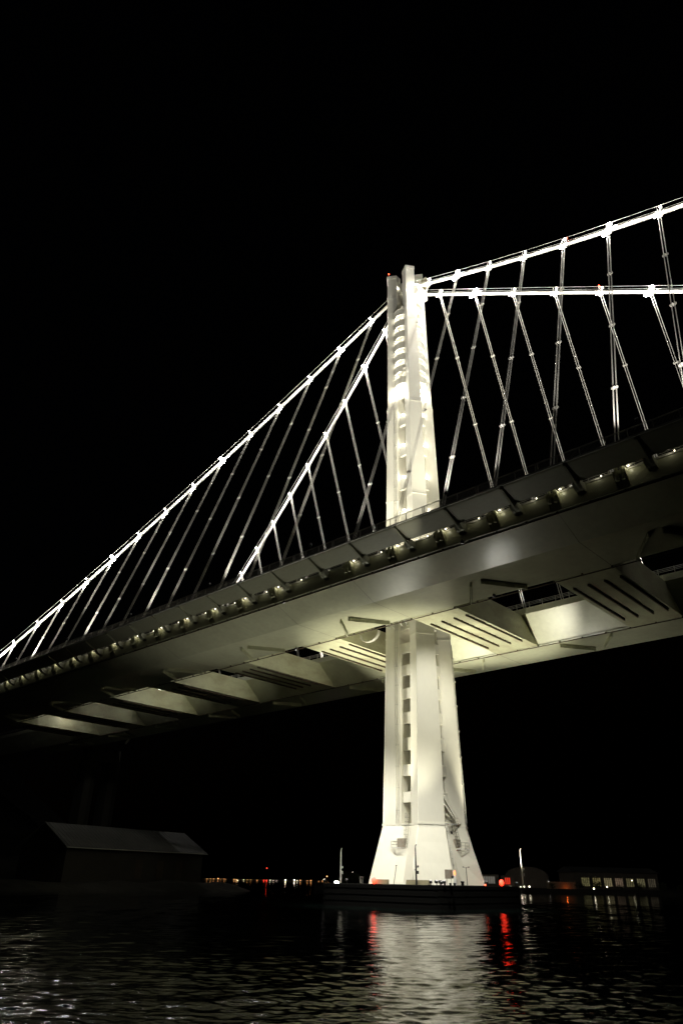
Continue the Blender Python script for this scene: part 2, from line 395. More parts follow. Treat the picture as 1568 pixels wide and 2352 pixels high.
mb = MB(); mb.box((6.15, 1.2, 10.3), (.6, 1.5, 1.7)); tb(mb, 'door', M_CABIN)
# diagonal braces in the east gap above the collar
mb = MB(); mb.bar((5.2, -1.0, 18.6), (6.3, 2.2, 13.9), .5, .7); mb.bar((5.2, -1.0, 17.2), (6.2, 1.6, 13.9), .3, .4)
tb(mb, 'brace', M_TOWER, bevel=.05)

# floodlights that light the tower
def flood(loc, target, power, angle, label, cat='floodlight', group='floodlights aimed at the tower', col=WARM, size=.35, blend=.7, name='floodlight'):
    loc = Vector(loc); t = empty(name, loc, label, cat, group); d = (Vector(target)-loc).normalized()
    q = d.to_track_quat('-Z', 'Y').to_matrix(); b = MB(); b.box(q @ Vector((0, 0, .22)), (.5, .4, .4), q)
    b.box((0, 0, -.45) if d.z > 0 else (0, 0, .45), (.12, .12, .6)); b.build('housing', M_DARK, t, bevel=.03)
    g = MB(); g.box((0, 0, 0), (.42, .32, .03), q); g.build('lens', G_DIM, t)
    light('lamp_beam', 'SPOT', loc+d*.15, power, col, t, target, angle, blend, size)
    return t
G = 'floodlights aimed at the tower'
ZF = 4.3
flood((11.5, -12.3, ZF), (5.5, -7.5, 46), K_TOWER_LOW*.48, 46, 'floodlight on the near right corner of the dark tower base')
flood((-9.5, -12.1, ZF), (-1.8, -7, 46), K_TOWER_LOW*1.35, 58, 'floodlight on the near left corner of the dark tower base')
flood((11.2, 2.2, ZF), (12.5, 9.0, 50), K_TOWER_LOW*1.7, 46, 'floodlight on the far right corner of the dark tower base')
flood((-14.6, 3, ZF), (-9, 4, 50), K_TOWER_LOW*1.5, 56, 'floodlight on the far left corner of the dark tower base')
for loc, tg, k, lb in (((34, -33.7, 51.3), (3.5, -6.5, 0), 132000, 'added downward floodlight under the near deck edge right of the tower'), ((-7, -33.7, 51.3), (-1, -8, 0), 125000, 'added downward floodlight under the near deck edge left of the tower'),
                       ((29, -16.8, 48.6), (4.5, -4, 36), 24000, 'added floodlight under the near deck inner edge right of the tower'), ((-21, -16.8, 48.6), (-3.5, -6, 37), 22000, 'added floodlight under the near deck inner edge left of the tower')):
    flood(loc, tg, k, 46, lb, blend=1.0, col=(1, .97, .85))  # added lamps under the deck, set to light the lower tower evenly
for px, py, ang, k, lb in ((958, 1325, 8.0, 9000, 'added narrow spotlight on the tower base making the left bright patch'), (1150, 1285, 9.0, 7000, 'added narrow spotlight on the tower base making the right bright patch')):
    flood((10.8-1.2*(px < 1000), -12.3, 4.3), at_z(px, py, 49.3), k, ang*.8, lb, blend=1.0, size=.1, col=(1, 1, .97))  # added spots stand in for reflected light patches on the girder underside
for loc, tg, k, an, lb in (((11.7, -12.3, 4.2), (16, -36, 52), 6500, 100, 'added wide floodlight on the tower base washing the near deck to the right'), ((-15.0, -12.4, 4.2), (-18, -34, 52), 25000, 100, 'added wide floodlight on the tower base washing the near deck to the left'),
                          ((11.6, 12.2, 4.2), (18, 20, 50), 22000, 90, 'added wide floodlight on the tower base washing the far deck')):
    flood(loc, tg, k, an, lb, blend=.8, group='added floodlights aimed at the decks', col=(1, .97, .80))  # added washes stand in for floodlight bounced up off the water
for q in range(3):
    x_ = -20.5-30*q
    flood((x_, 1.5, 52.6+(.16+.24*q)), (x_-19, 0, 51.4+.24*q), 2900+380*q, 125, f'{ORD[q]} floodlight between the cross beams counted from the tower', blend=1.0, group='floodlights aimed at the cross beams', col=(1, .98, .76))
flood((11.4, -11.0, 4.3), at_z(925, 1195, 55.9), 60000, 6.5, 'added narrow spotlight on the tower base aimed at the path', blend=1.0, size=.1)  # added spot stands in for the rippling light patch on the path
# above the deck: floods on the inner edges of the two decks
for x, y, tz, k, lb in ((16, -10.6, 88, .75, 'floodlight on the near deck to the right of the tower'), (-15, -10.6, 88, .5, 'floodlight on the near deck to the left of the tower'),
                        (17, 10.6, 88, .35, 'floodlight on the far deck to the right of the tower'), (3, -13.5, 100, 1.7, 'floodlight on the near deck straight in front of the tower')):
    flood((x, y, 57.0+dz(x)), (2, -2 if y < 0 else 2, tz), K_TOWER_HIGH*k, 62, lb)
for x, y, lb, k in ((22, -11.2, 'long range floodlight on the near deck aimed at the tower top', 1), (24, 11.2, 'long range floodlight on the far deck aimed at the tower top', .5)):
    flood((x, y, 57.4+dz(x)), (1, -2 if y < 0 else 2, 132), 90000*k, 42, lb)
flood((-8, -12.2, 57.2), (-2.2, -4, 140), 60000, 34, 'long range floodlight on the near deck left of the tower aimed at the tower top')
def gap_lamp(loc, power, r=.16, parent=tower, mat=G_SOFT, name='gap_lamp'):
    b = MB(); b.box((0, 0, 0), (r*2.4, r*2.4, r)); o = b.build(name, mat, parent); o.location = Vector(loc)-parent.location
    l = light('lamp_beam', 'POINT', Vector(loc)+Vector((0, 0, .3)), power, CREAM, None, size=.25); return l
def gl(loc, power, d=(0, 0, 1)):
    b = MB(); b.box(Vector(loc), (.5, .5, .18)); tb(b, 'gap_lamp', G_SOFT)
    l = light('lamp_beam', 'POINT', Vector(loc)+Vector(d)*.35, power, CREAM, tower, size=.22); return l
for z in LOUV:
    v1, v2, v3, v4 = lev(z-3)
    gl((-.3, -v1[1]-.05, z-3.4), 300); gl((v4[0]+.35, .3, z-3.4), 260)
for a, b in HIGH_OPEN[1:]:
    v1, v2, v3, v4 = lev(a)
    gl((.35, -v1[1]+.3, a+.3), 150); gl((v4[0]-.1, .25, a+.3), 150)
gl((-.6, -4.6, 115.2), 900, (0, -.5, 1)); gl((4.6, -.2, 115.0), 900, (.6, 0, 1))
gl((6.4, -.4, 148.6), 1500, (.8, -.6, .2)); gl((5.8, -2.6, 151.6), 800, (.4, -.6, .3)); gl((-1.0, -2.2, 155.0), 240, (0, -.3, .3))
gl((0, 0, 56.5), 500)

# ------------------------------------------------------------------ fender and what stands on it
FX0, FX1, FY0, FY1, FZ = -15.5, 12.2, -12.9, 13.0, 3.6
fend = empty('tower_fender', (0, 0, 0), 'low black rectangular fender wall around the foot of the tower in the water', 'fender')
def rrect(x0, x1, y0, y1, r, z, n=5):
    o = []
    for cx, cy_, a0 in ((x1-r, y0+r, -90), (x1-r, y1-r, 0), (x0+r, y1-r, 90), (x0+r, y0+r, 180)):
        o += [(cx+r*math.cos(R(a0+90*i/n)), cy_+r*math.sin(R(a0+90*i/n)), z) for i in range(n+1)]
    return o
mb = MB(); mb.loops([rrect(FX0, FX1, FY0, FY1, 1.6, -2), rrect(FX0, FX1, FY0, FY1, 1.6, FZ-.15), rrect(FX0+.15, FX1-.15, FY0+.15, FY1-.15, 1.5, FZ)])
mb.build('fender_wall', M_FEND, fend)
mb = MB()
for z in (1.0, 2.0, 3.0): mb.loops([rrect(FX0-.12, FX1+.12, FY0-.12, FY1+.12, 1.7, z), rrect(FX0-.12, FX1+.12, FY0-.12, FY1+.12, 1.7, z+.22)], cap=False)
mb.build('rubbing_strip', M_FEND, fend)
def mast(p, top, label, mat, lit=True):
    t = empty('navigation_mast', p, label, 'mast', 'slim masts on the tower base'); b = MB(); h = top-p[2]
    b.tube([(0, 0, 0), (0, 0, h*.9)], [.17, .11], 8); b.build('pole', mat, t)
    b = MB(); b.tube([(0, 0, h*.9), (.0, .05, h*.96), (.14, .1, h)], .09, 6); b.build('pole_head', mat, t)
    b = MB(); b.box((.35, 0, h*.30), (.26, .26, .5)); b.box((.25, 0, h*.42), (.5, .06, .06)); b.ball((.42, 0, h*.45), .16); b.box((-.25, .1, h*.36), (.3, .1, .1)); b.build('signal_fitting', mat, t)
def onx(px, py, X): p = at_x(px, py, X); return (p.x, p.y, FZ)
pL = at_y(782, 2030, -11.0); zL = at_y(781, 1948, -11.0).z
mast((pL.x, -11.0, FZ), zL, 'pale slim mast at the left end of the tower base', M_STEEL)
pM = at_y(956, 2032, -12.3); zM = at_y(953, 1939, -12.3).z
mast((pM.x, -12.3, FZ), zM, 'black mast standing in front of the middle of the tower foot', M_DARK)
pR = at_x(1201, 2036, 11.3); zR = at_x(1193, 1949, 11.3).z
mast((11.3, pR.y, FZ), zR, 'pale slim mast at the right end of the tower base', M_FENCE)
# thin leaning pole, twin headed pole
a = at_y(904, 2031, -12.0); b_ = at_y(910, 1988, -12.0); mb = MB(); mb.tube([(0, 0, 0), (b_.x-a.x, 0, b_.z-FZ)], .05, 5); mb.tube([(b_.x-a.x-.2, 0, b_.z-FZ), (b_.x-a.x+.12, 0, b_.z-FZ+.03)], .06, 5)
o = mb.build('leaning_pole', M_DARK); o.location = (a.x, -12.0, FZ); tag(o, 'thin dark leaning pole left of the black mast on the tower base', 'pole')
a = at_y(1073, 2034, -8.0); b_ = at_y(1071, 1992, -8.0); h = b_.z-FZ
t = empty('lamp_post', (a.x, -8, FZ), 'thin dark post with two small heads at the right of the tower foot', 'lamp post')
mb = MB(); mb.tube([(0, 0, 0), (-.08, 0, h)], .055, 5); mb.build('pole', M_DARK, t)
for s in (-1, 1):
    mb = MB(); mb.bar((-.08, 0, h-.12), (-.08+s*.42, s*.15, h), .05, .05); mb.box((-.08+s*.45, s*.16, h+.03), (.22, .16, .12)); mb.build('lamp_head', M_DARK, t)
# white marker post with orange lamp
a = at_y(1045, 2033, -11.6); t = empty('marker_beacon', (a.x, -11.6, FZ), 'white tapered post topped by an orange lamp on the tower base', 'beacon')
mb = MB(); mb.tube([(0, 0, 0), (0, 0, .5), (0, 0, .95), (0, 0, 1.5)], [.18, .27, .24, .16], 10); mb.build('post', M_WHITE, t)
mb = MB(); mb.tube([(0, 0, 1.5), (0, 0, 1.95), (0, 0, 2.15)], [.15, .17, .09], 10); mb.build('lamp', G_ORA, t)
# equipment cabinet on a stand
a = at_y(1031, 2030, -11.2); t = empty('equipment_cabinet', (a.x, -11.2, FZ), 'grey electrical cabinet raised on legs left of the white post', 'cabinet')
mb = MB(); mb.box((0, 0, 1.65), (1.15, .6, 1.35)); mb.build('cabinet_box', M_CABIN, t, bevel=.04)
for s in (-1, 1): mb = MB(); mb.box((s*.45, 0, .49), (.09, .09, .97)); mb.build('leg', M_STEEL, t)
mb = MB(); mb.box((.72, 0, 1.2), (.28, .3, .35)); mb.build('junction_box', M_DARK, t)
for (px, w_, h_, lab) in ((1021, .38, .42, 'small black bollard furthest left of four on the tower base'), (1034, .42, .36, 'small black bollard below the grey cabinet'), (1043.5, .44, .36, 'small black bollard at the foot of the white post'), (1062, .6, .62, 'larger black bollard beside the twin headed post')):
    p = at_y(px, 2033, -12.3); mb = MB(); mb.tube([(0, 0, 0), (0, 0, h_*.7), (0, 0, h_*.72), (0, 0, h_)], [w_*.42, w_*.38, w_*.55, w_*.5], 8)
    o = mb.build('bollard', M_DARK); o.location = (p.x, -12.3, FZ); tag(o, lab, 'bollard', 'black bollards on the tower base')
for x0, x1, lab in ((854, 889, 'low tan enclosure at the left corner of the tower foot'), (931, 984, 'low tan enclosure behind the black mast')):
    p, q = at_y(x0, 2031, -12.1), at_y(x1, 2031, -12.1)
    mb = MB(); mb.loops([[(0, 0, 0), (q.x-p.x, 0, 0), (q.x-p.x, .5, 0), (0, .5, 0)], [(.15, 0, .72), (q.x-p.x-.03, 0, .72), (q.x-p.x-.03, .5, .72), (.15, .5, .72)]])
    o = mb.build('low_enclosure', M_TAN, bevel=.03); o.location = (p.x, -12.1, FZ); tag(o, lab, 'enclosure', 'tan enclosures on the tower base')
def red_lamp(px, py, Y, label, r=.42, pole=.35, X=None):
    p = at_x(px, py, X) if X is not None else at_y(px, py, Y)
    t = empty('warning_lamp', p, label, 'warning lamp', 'red lamps of the bridge')
    mb = MB(); mb.tube([(0, 0, -r), (0, 0, -r-pole)], .06, 6); mb.build('stem', M_DARK, t)
    mb = MB(); mb.ball((0, 0, 0), r, 1.25, 10, 8); mb.build('lamp_glass', G_RED if r > .2 else G_REDN, t)
    return t, p
t, p = red_lamp(858, 2022.5, -12.7, 'red lamp glowing at the left corner of the tower foot'); light('lamp_beam', 'POINT', p+Vector((0, -1.2, 0)), .6, (1, .04, .015), t, size=.3)
t, p = red_lamp(1151, 2027.5, 0, 'large red lamp glowing near the right end of the tower base', X=12.0); light('lamp_beam', 'POINT', p+Vector((1.2, -.6, 0)), .6, (1, .04, .015), t, size=.3)
red_lamp(1114, 2033, 0, 'faint small red lamp just right of the tower foot', r=.10, X=11.5, pole=.1)

# ------------------------------------------------------------------ the two decks
GP = [(9.7, 55.9), (9.7, 54.6), (15.9, 49.3), (27.0, 49.3), (33.4, 52.0), (33.4, 54.95), (33.0, 55.05), (21.5, 56.15)]
def deck(side, label):
    t = empty('road_deck', (0, side*21.5, 52), label, 'bridge deck', 'parallel bridge decks'); off = Vector(t.location)
    def B(mb, name, mat, parent=t, **k):
        mb.v = [tuple(Vector(v)-off) for v in mb.v]; return mb.build(name, mat, parent, **k)
    mb = MB(); sweep(mb, GP, side=side); g = B(mb, 'box_girder', M_GIRD)
    for x in range(-200, 200, 10):                                   # raised weld seams across the bottom plates
        if x % 30 == 0 or x % 20 == 0: continue
        z = dz(x); mb = MB(); mb.loops([[(x+e, side*y, zz+z-d) for y, zz in ((15.95, 49.3), (27, 49.3), (33.38, 52.0)) for d in (0,)] for e in (-.05,)]+[[(x+.05, side*y, zz+z) for y, zz in ((15.95, 49.285), (27, 49.285), (33.38, 51.985))]], cap=False, closed=False)
        B(mb, 'weld_seam', M_RAIL, g)
    mb = MB(); sweep(mb, [(33.405, 54.68), (33.52, 54.68), (33.52, 54.9), (33.405, 54.97)], side=side); B(mb, 'deck_lip', M_STEEL)
    mb = MB(); sweep(mb, [(10.2, 55.99), (32.6, 55.15), (32.6, 55.2), (21.5, 56.26), (10.2, 56.05)], side=side); B(mb, 'road_surface', M_ASPH)
    for y, z, nm in ((15.55, 49.02, 'inner'), (33.05, 51.72, 'outer')):  # inspection traveller rails with hangers
        mb = MB(); mb.tube([(x, side*y, z+dz(x)) for x in XS], .10, 6); 
        for x in range(-195, 200, 5): mb.box((x, side*(y+.12), z+.14+dz(x)), (.22, .25, .30))
        B(mb, 'inspection_rail', M_RAIL)
    for k in range(-6, 7):                                           # vee shaped wind fins under each bay
        xc = 30*k
        for s in (-1, 1):
            a = Vector((xc+s*1.0, side*24.0, 48.86+dz(xc))); b = Vector((xc+s*5.6, side*16.9, 48.86+dz(xc)))
            mb = MB(); mb.bar(a, b, .22, .85)
            for q in range(9): pq = a.lerp(b, (q+.5)/9); mb.box(pq, (.42, .12, .85))
            B(mb, 'wind_fin', M_GIRD)
    for y, nm in ((10.0, 'i'), (32.4, 'o')):                          # crash barriers
        mb = MB(); zb = 56.0 if y < 20 else 55.1
        for h in (.55, .85, 1.15): mb.tube([(x, side*y, zb+h+dz(x)) for x in XS], .05, 4)
        for i in range(-200, 201, 3): mb.box((i, side*y, zb+.62+dz(i)), (.10, .14, 1.24))
        B(mb, 'barrier_rail', M_STEEL)
    for k in range(-18, 10):                                         # hanger anchor sockets outside the girder
        if k == 0: continue
        x = 10*k; z = dz(x); mb = MB()
        for e in (-.42, .42): mb.tube([(x+e, side*34.2, 53.0+z), (x+e, side*34.12, 55.3+z)], .26, 8)
        mb.box((x, side*33.85, 54.15+z), (1.7, .85, .8)); mb.loops([[(x-.9+q, side*33.4, 52.2+z), (x-.9+q, side*33.4, 54.7+z), (x-.9+q, side*34.5, 54.7+z), (x-.9+q, side*34.4, 53.9+z)] for q in (0, .12)])
        mb.loops([[(x+.78+q, side*33.4, 52.2+z), (x+.78+q, side*33.4, 54.7+z), (x+.78+q, side*34.5, 54.7+z), (x+.78+q, side*34.4, 53.9+z)] for q in (0, .12)])
        B(mb, 'hanger_anchorage', M_BEAM)
    return t
deck(-1, 'near pale steel bridge deck running the whole picture from lower left to upper right')
deck(1, 'far pale steel bridge deck seen behind and below the near deck')

# ------------------------------------------------------------------ cross beams
def cross_beam(xc, label):
    z = dz(xc); t = empty('cross_beam', (xc, 0, 52+z), label, 'cross beam', 'cross beams between the decks')
    mb = MB()
    lo = []
    for y, zz in ((-9.72, 54.55), (-15.9, 49.31), (15.9, 49.31), (9.72, 54.55)):
        lo.append((y, zz-52))
    A = [(-5, y, q) for y, q in lo]; Bq = [(5, y, q) for y, q in lo]
    mb.loops([A, Bq], cap=True); mb.build('beam_box', M_BEAM, t)
    for dx in (-3.9, -1.3, 1.6, 4.3):
        mb = MB(); y0, y1 = (-11.6+dx*.25, 10.4-dx*.3) if 0 else (-10.9, 10.2)
        mb.box((dx, (y0+y1)/2, -2.98), (.26, y1-y0, .10)); mb.box((dx, (y0+y1)/2, -2.84), (.08, y1-y0, .3))
        for q in range(11): mb.box((dx, y0+.6+q*2.0, -2.80), (.46, .26, .2))
        mb.build('inspection_rail', M_RAIL, t)
    return t
LB = {15: 'cross beam right of the tower with four dark rails under it', 45: 'dim cross beam at the far right of the picture', -15: 'brightly lit cross beam touching the left of the tower',
      -45: 'first cross beam beyond the lit one left of the tower', -75: 'second cross beam beyond the lit one left of the tower', -105: 'third cross beam beyond the lit one left of the tower',
      -135: 'fourth cross beam beyond the lit one, near the left edge', -165: 'last dim cross beam at the left edge', 75: 'cross beam above the upper right corner of the deck underside'}
for x, l in LB.items(): cross_beam(x, l)

# ------------------------------------------------------------------ cycle path on the near deck
path = empty('cycle_path', (0, -36.7, 56), 'cantilevered cycle path with its railing along the near edge of the near deck', 'cycle path'); PO = Vector(path.location)
def pb(mb, name, mat, parent=path, **k):
    mb.v = [tuple(Vector(v)-PO) for v in mb.v]; return mb.build(name, mat, parent, **k)
mb = MB(); sweep(mb, [(34.85, 54.66), (35.0, 54.58), (38.2, 55.84), (38.45, 56.0), (38.45, 56.3), (34.75, 56.3)], side=-1); pb(mb, 'path_floor', M_PATH)
mb = MB(); sweep(mb, [(38.46, 56.02), (38.62, 56.05), (38.62, 56.26), (38.46, 56.30)], side=-1); pb(mb, 'edge_beam', M_WHITE)  # white tone stands in for the lit line along this edge
XR = range(-199, 140)
for y, nm in ((38.35, 'o'), (34.95, 'i')):
    mb = MB()
    for h, r in ((1.38, .045), (1.25, .03), (.12, .03)): mb.tube([(x, -y, 56.3+h+dz(x)) for x in XS], r, 4)
    for i in range(-60, 43):
        x = i*10/3; mb.box((x, -y, 57.0+dz(x)), (.09, .12, 1.4))
        if i % 3 == 0: mb.box((x+.35, -y, 57.0+dz(x)), (.09, .12, 1.4))
    x = -180.0
    while x < 112: mb.box((x, -y, 56.98+dz(x)), (.022, .022, 1.15)); x += .17
    pb(mb, 'railing', M_FENCE)
for k in range(-19, 10):
    x = 10*k+4.2; z = dz(x); mb = MB()
    arm = [(33.38, 53.15), (33.38, 54.4), (35.0, 54.45), (38.2, 55.86), (38.47, 55.9), (38.3, 55.62)]
    mb.loops([[(x-.17, -y, q+z) for y, q in arm], [(x+.17, -y, q+z) for y, q in arm]])
    blk = [(33.39, 53.3), (33.39, 54.6), (34.5, 54.75), (35.0, 54.6), (35.2, 54.2), (34.5, 53.6)]
    mb.loops([[(x-.62, -y, q+z) for y, q in blk], [(x-.2, -y, q+z) for y, q in blk]])
    mb.loops([[(x+.2, -y, q+z) for y, q in blk], [(x+.62, -y, q+z) for y, q in blk]])
    
    pb(mb, 'path_bracket', M_PATH)
# lamps between road and path, one at every hanger
for n, k in enumerate(list(range(8, 0, -1))+list(range(-1, -17, -1))):
    x = 10*k+1.6; z = dz(x); p = (x, -33.85, 54.98+z)
    side = 'right' if k > 0 else 'left'
    t = empty('deck_lamp', p, f'{ORD[abs(k)-1]} small deck lamp under the path {side} of the tower, counted from the tower', 'deck lamp', 'lamps along the near deck edge')
    mb = MB(); mb.box((0, 0, .12), (.6, .35, .12)); mb.build('housing', M_STEEL, t)
    mb = MB(); mb.box((-.4, 0, 0), (.30, .16, .08)); mb.build('lens', G_DECK, t)
    light('lamp_beam', 'POINT', (x-.4, -34.1, 54.75+z), 9 if k > -6 else 7, (1, .94, .72), t, size=.12)
    mb = MB(); mb.box((5.6, .5, .05), (.09, .09, .26)); mb.build('post_glow', G_DECK, t)  # glow stands for a lit barrier post, no lamp sits here
    light('lamp_beam', 'POINT', (x+5.0, -34.0, 55.0+z), 6, (1, .94, .72), t, size=.12)  # added light to brighten the fascia between the deck lamps

# ------------------------------------------------------------------ main cables
def cyz(X):
    u = X/100
    return (6.07*u*u+12.6*u+1.42, 3.35*u*u-56.05*u+154.62) if X >= 0 else (-1.51*u*u-23.44*u+.67, 7.06*u*u+70.16*u+154.84)
def cpt(X, s):
    if X > -4 and X < 4:
        y, z = cyz(4 if X >= 0 else -4); return Vector((X, s*1.35, 152.6-abs(X)*.1))
    y, z = cyz(X); return Vector((X, s*max(y, 1.2), z))
XM = list(range(-178, 125, 2))
for s, nm in ((-1, 'near'), (1, 'far')):
    t = empty('main_cable', (0, 0, 152), f'thick floodlit white main cable on the {nm} side of the tower', 'main cable', 'main cables over the tower top'); off = Vector(t.location)
    def B(mb, name, mat, parent=t, **k):
        mb.v = [tuple(Vector(v)-off) for v in mb.v]; return mb.build(name, mat, parent, **k)
    xs = [x for x in XM if abs(x) >= 4]
    for part in (sorted(x for x in xs if x < 0), sorted(x for x in xs if x > 0)):
        mb = MB(); mb.tube([cpt(x, s) for x in part], .41, 12); B(mb, 'cable_strand', M_CABLE)
        for e in (-.55, .55):
            mb = MB(); mb.tube([cpt(x, s)+Vector((0, e, 1.45)) for x in part], .045, 4)
            if e > 0: mb.tube([cpt(x, s)+Vector((0, e, .95)) for x in part], .035, 4)
            B(mb, 'hand_rope', M_STEEL)
    for k in list(range(-17, 0))+list(range(1, 12)):
        X = 10*k; d = (cpt(X+1, s)-cpt(X-1, s)).normalized(); p = cpt(X, s)
        if abs(X) == 10 and False: continue
        mb = MB(); mb.tube([p-d*.85, p-d*.8, p+d*.8, p+d*.85], [.43, .49, .49, .43], 12)
        for e in (-.5, 0, .5): mb.tube([p+d*e-d*.07, p+d*e+d*.07], .55, 12)
        mb.box(p+Vector((0, 0, -.72)), (1.0, .34, .5))
        for e in (-.55, .55): mb.bar(p+Vector((0, e, .2)), p+Vector((0, e, 1.5)), .07, .07)
        B(mb, 'cable_band', M_CABLE)

# ------------------------------------------------------------------ suspender cables
def hanger(X, s, label):
    top = cpt(X, s); bot = Vector((X, s*34.15, 55.3+dz(X)))
    t = empty('suspender_cable', bot, label, 'suspender cable', 'suspender cables between main cables and decks')
    a = Vector((0, 0, 0)); b = top-bot; d = b.normalized(); side = Vector((0, 1, 0)); side = (side-d*side.dot(d)).normalized()
    for ex in (-.27, .27):
        for ey in (-.11, .11):
            mb = MB(); mb.tube([a+Vector((ex, 0, 0))+side*ey, b+Vector((ex*.85, 0, 0))+side*ey*1.2], .042, 5, caps=False); mb.build('rope', M_ROPE, t)
    n = max(1, int(b.length/21)); mb = MB()
    for i in range(1, n+1):
        p = b*(i/(n+1.0))+Vector((0, 0, 0)); L = 0.34
        mb.bar(p-Vector((L+.18, 0, 0)), p+Vector((L+.2, 0, 0)), .2, .28); mb.bar(p-side*.32-d*.0, p+side*.32, .26, .14)
        for ex in (-L, L): mb.bar(p+Vector((ex, 0, 0))-d*.26, p+Vector((ex, 0, 0))+d*.26, .22, .22)
    mb.build('spreader_clamp', M_CABLE, t)
    mb = MB()
    for ex in (-.30, .30): mb.tube([Vector((ex, 0, -.1)), Vector((ex, 0, 0))+d*1.9], [.15, .10], 6)
    mb.build('lower_socket', M_STEEL, t)
NEARS = list(range(-16, 0))+list(range(1, 10)); FARS = list(range(-12, 0))+list(range(1, 10))
for s, ks, nm in ((-1, NEARS, 'near'), (1, FARS, 'far')):
    for k in ks:
        hanger(10*k, s, f'{ORD[abs(k)-1]} suspender cable {"right" if k > 0 else "left"} of the tower under the {nm} main cable')

# ------------------------------------------------------------------ lamps on the main cables
def cable_lamp(X, s, big, label):
    p = cpt(X, s); d = (cpt(X+1, s)-cpt(X-1, s)).normalized(); sg = -1 if X > 0 else 1
    t = empty('cable_lamp', p, label, 'cable lamp', 'lamps clamped along the main cables')
    mb = MB(); c = Vector((0, 0, 1.35))-d*sg*.7
    mb.box(c, (.5, .5, .35)); mb.bar((0, 0, .4), c, .1, .1); mb.build('housing', M_STEEL, t)
    mb = MB(); mb.ball(c+Vector((0, -.28, -.12)), .44 if big else .17); mb.build('lens', G_LAMP, t)
    q = Vector((0, 0, -1.0))+d*sg*1.0+Vector((0, -.35, 0))
    mb = MB(); mb.box(q, (.4, .4, .2)); mb.bar((0, 0, -.4), q, .08, .08); mb.build('lower_housing', M_STEEL, t)
    mb = MB(); mb.ball(q+Vector((0, -.12, -.14)), .50 if big else .10); mb.build('lower_lens', G_LAMP if big else G_SOFT, t)  # small lower heads are added to light the cable's underside
    light('lamp_beam', 'POINT', p+q+Vector((0, -.8, -1.1)), 1900 if big else 800, WHITE, t, size=.25)
    light('lamp_beam', 'POINT', p+Vector((0, -1.9, -1.3))-d*sg*5, 700, WHITE, t, size=.25)  # added light without a fixture, evens out the cable between lamps
for s, rng, nm in ((-1, list(range(-15, 0))+list(range(1, 9)), 'near'), (1, list(range(-9, 0))+list(range(1, 9)), 'far')):
    for k in rng:
        big = (k in (2, 6, -2, -6, -10)) if s < 0 else (k in (2, 6, -2))
        cable_lamp(10*k, s, big, f'{"bright" if big else "small"} {ORD[abs(k)-1]} lamp {"right" if k > 0 else "left"} of the tower on the {nm} main cable')
for x in range(-150, 90, 30):
    y, z = cyz(x if x else 1); zb = 56.6+dz(x)
    flood((x+5, -38.75, zb+1.75), (x+4, -(y*.4+34*.6), zb+(z-zb)*.45), 40000, 84, f'{ORD[(x+150)//30]} added upward floodlight on the cycle path edge counted from the left', group='added floodlights aimed at the cables', col=WHITE, blend=.5, size=.3)  # added floods on the path edge to brighten the near suspenders and cable
for x in range(-90, 90, 30):
    y, z = cyz(x if x else 1); zb = 57.2+dz(x)
    flood((x+4, 24, zb), (x+4, (y*.35+34*.65), zb+(z-zb)*.4), 42000, 100, f'{ORD[(x+90)//30]} added upward floodlight on the far deck counted from the left', group='added floodlights aimed at the cables', col=WHITE, blend=.5, size=.3)  # added unseen floods to brighten the far suspenders
def red_on(p, label, r=.17):
    t = empty('warning_lamp', p, label, 'warning lamp', 'red lamps of the bridge'); mb = MB(); mb.tube([(0, 0, -.9), (0, 0, -r)], .05, 5); mb.build('stem', M_STEEL, t)
    mb = MB(); mb.ball((0, 0, 0), r, 1.4); mb.build('lamp_glass', G_REDN, t)
red_on(cpt(50, 1)+Vector((0, 0, 2.1)), 'tiny red lamp on the far main cable right of the tower')
red_on(cpt(51, -1)+Vector((0, 0, 1.7)), 'tiny red lamp on the near main cable right of the tower')
red_on(cpt(-51, 1)+Vector((0, 0, 2.0)), 'tiny red lamp on the far main cable left of the tower')
red_on(Vector((-3.0, -3.6, 161.2)), 'tiny red lamp on top of the leftmost tower shaft')

# ------------------------------------------------------------------ pier, island, shed and the far shore
t = empty('bridge_pier', (-182, 30, 0), 'dim concrete bridge pier at the left behind the shed', 'bridge pier'); 
for y in (-5, 5):
    mb = MB(); mb.loops([[(x, y+q, z) for x, q in ((-3.4, -2.2), (3.4, -2.2), (4.2, 0), (3.4, 2.2), (-3.4, 2.2), (-4.2, 0))] for z in (1, 44)]); mb.build('pier_column', M_CONC, t, bevel=.2)
mb = MB(); mb.box((0, 0, 46.6), (7, 13, 5.2)); mb.build('pier_cap', M_CONC, t, bevel=.2)
t = empty('bridge_pier', (-182, -21, 0), 'concrete bridge pier beyond the left edge of the picture', 'bridge pier')
for y in (-6.5, 6.5):
    mb = MB(); mb.loops([[(x, y+q, z) for x, q in ((-3.4, -2.2), (3.4, -2.2), (4.2, 0), (3.4, 2.2), (-3.4, 2.2), (-4.2, 0))] for z in (1, 44)]); mb.build('pier_column', M_CONC, t, bevel=.2)
def terrain(name, x0, x1, y0, y1, n, m_, hf):
    xs = [x0+(x1-x0)*i/n for i in range(n+1)]; ys = [y0+(y1-y0)*j/m_ for j in range(m_+1)]
    mb = MB(); mb.add([(x, y, hf(x, y)) for x in xs for y in ys], [(i*(m_+1)+j, (i+1)*(m_+1)+j, (i+1)*(m_+1)+j+1, i*(m_+1)+j+1) for i in range(n) for j in range(m_)])
    return tag(mb.build(name, M_ROCK), kind='structure')
from mathutils import noise
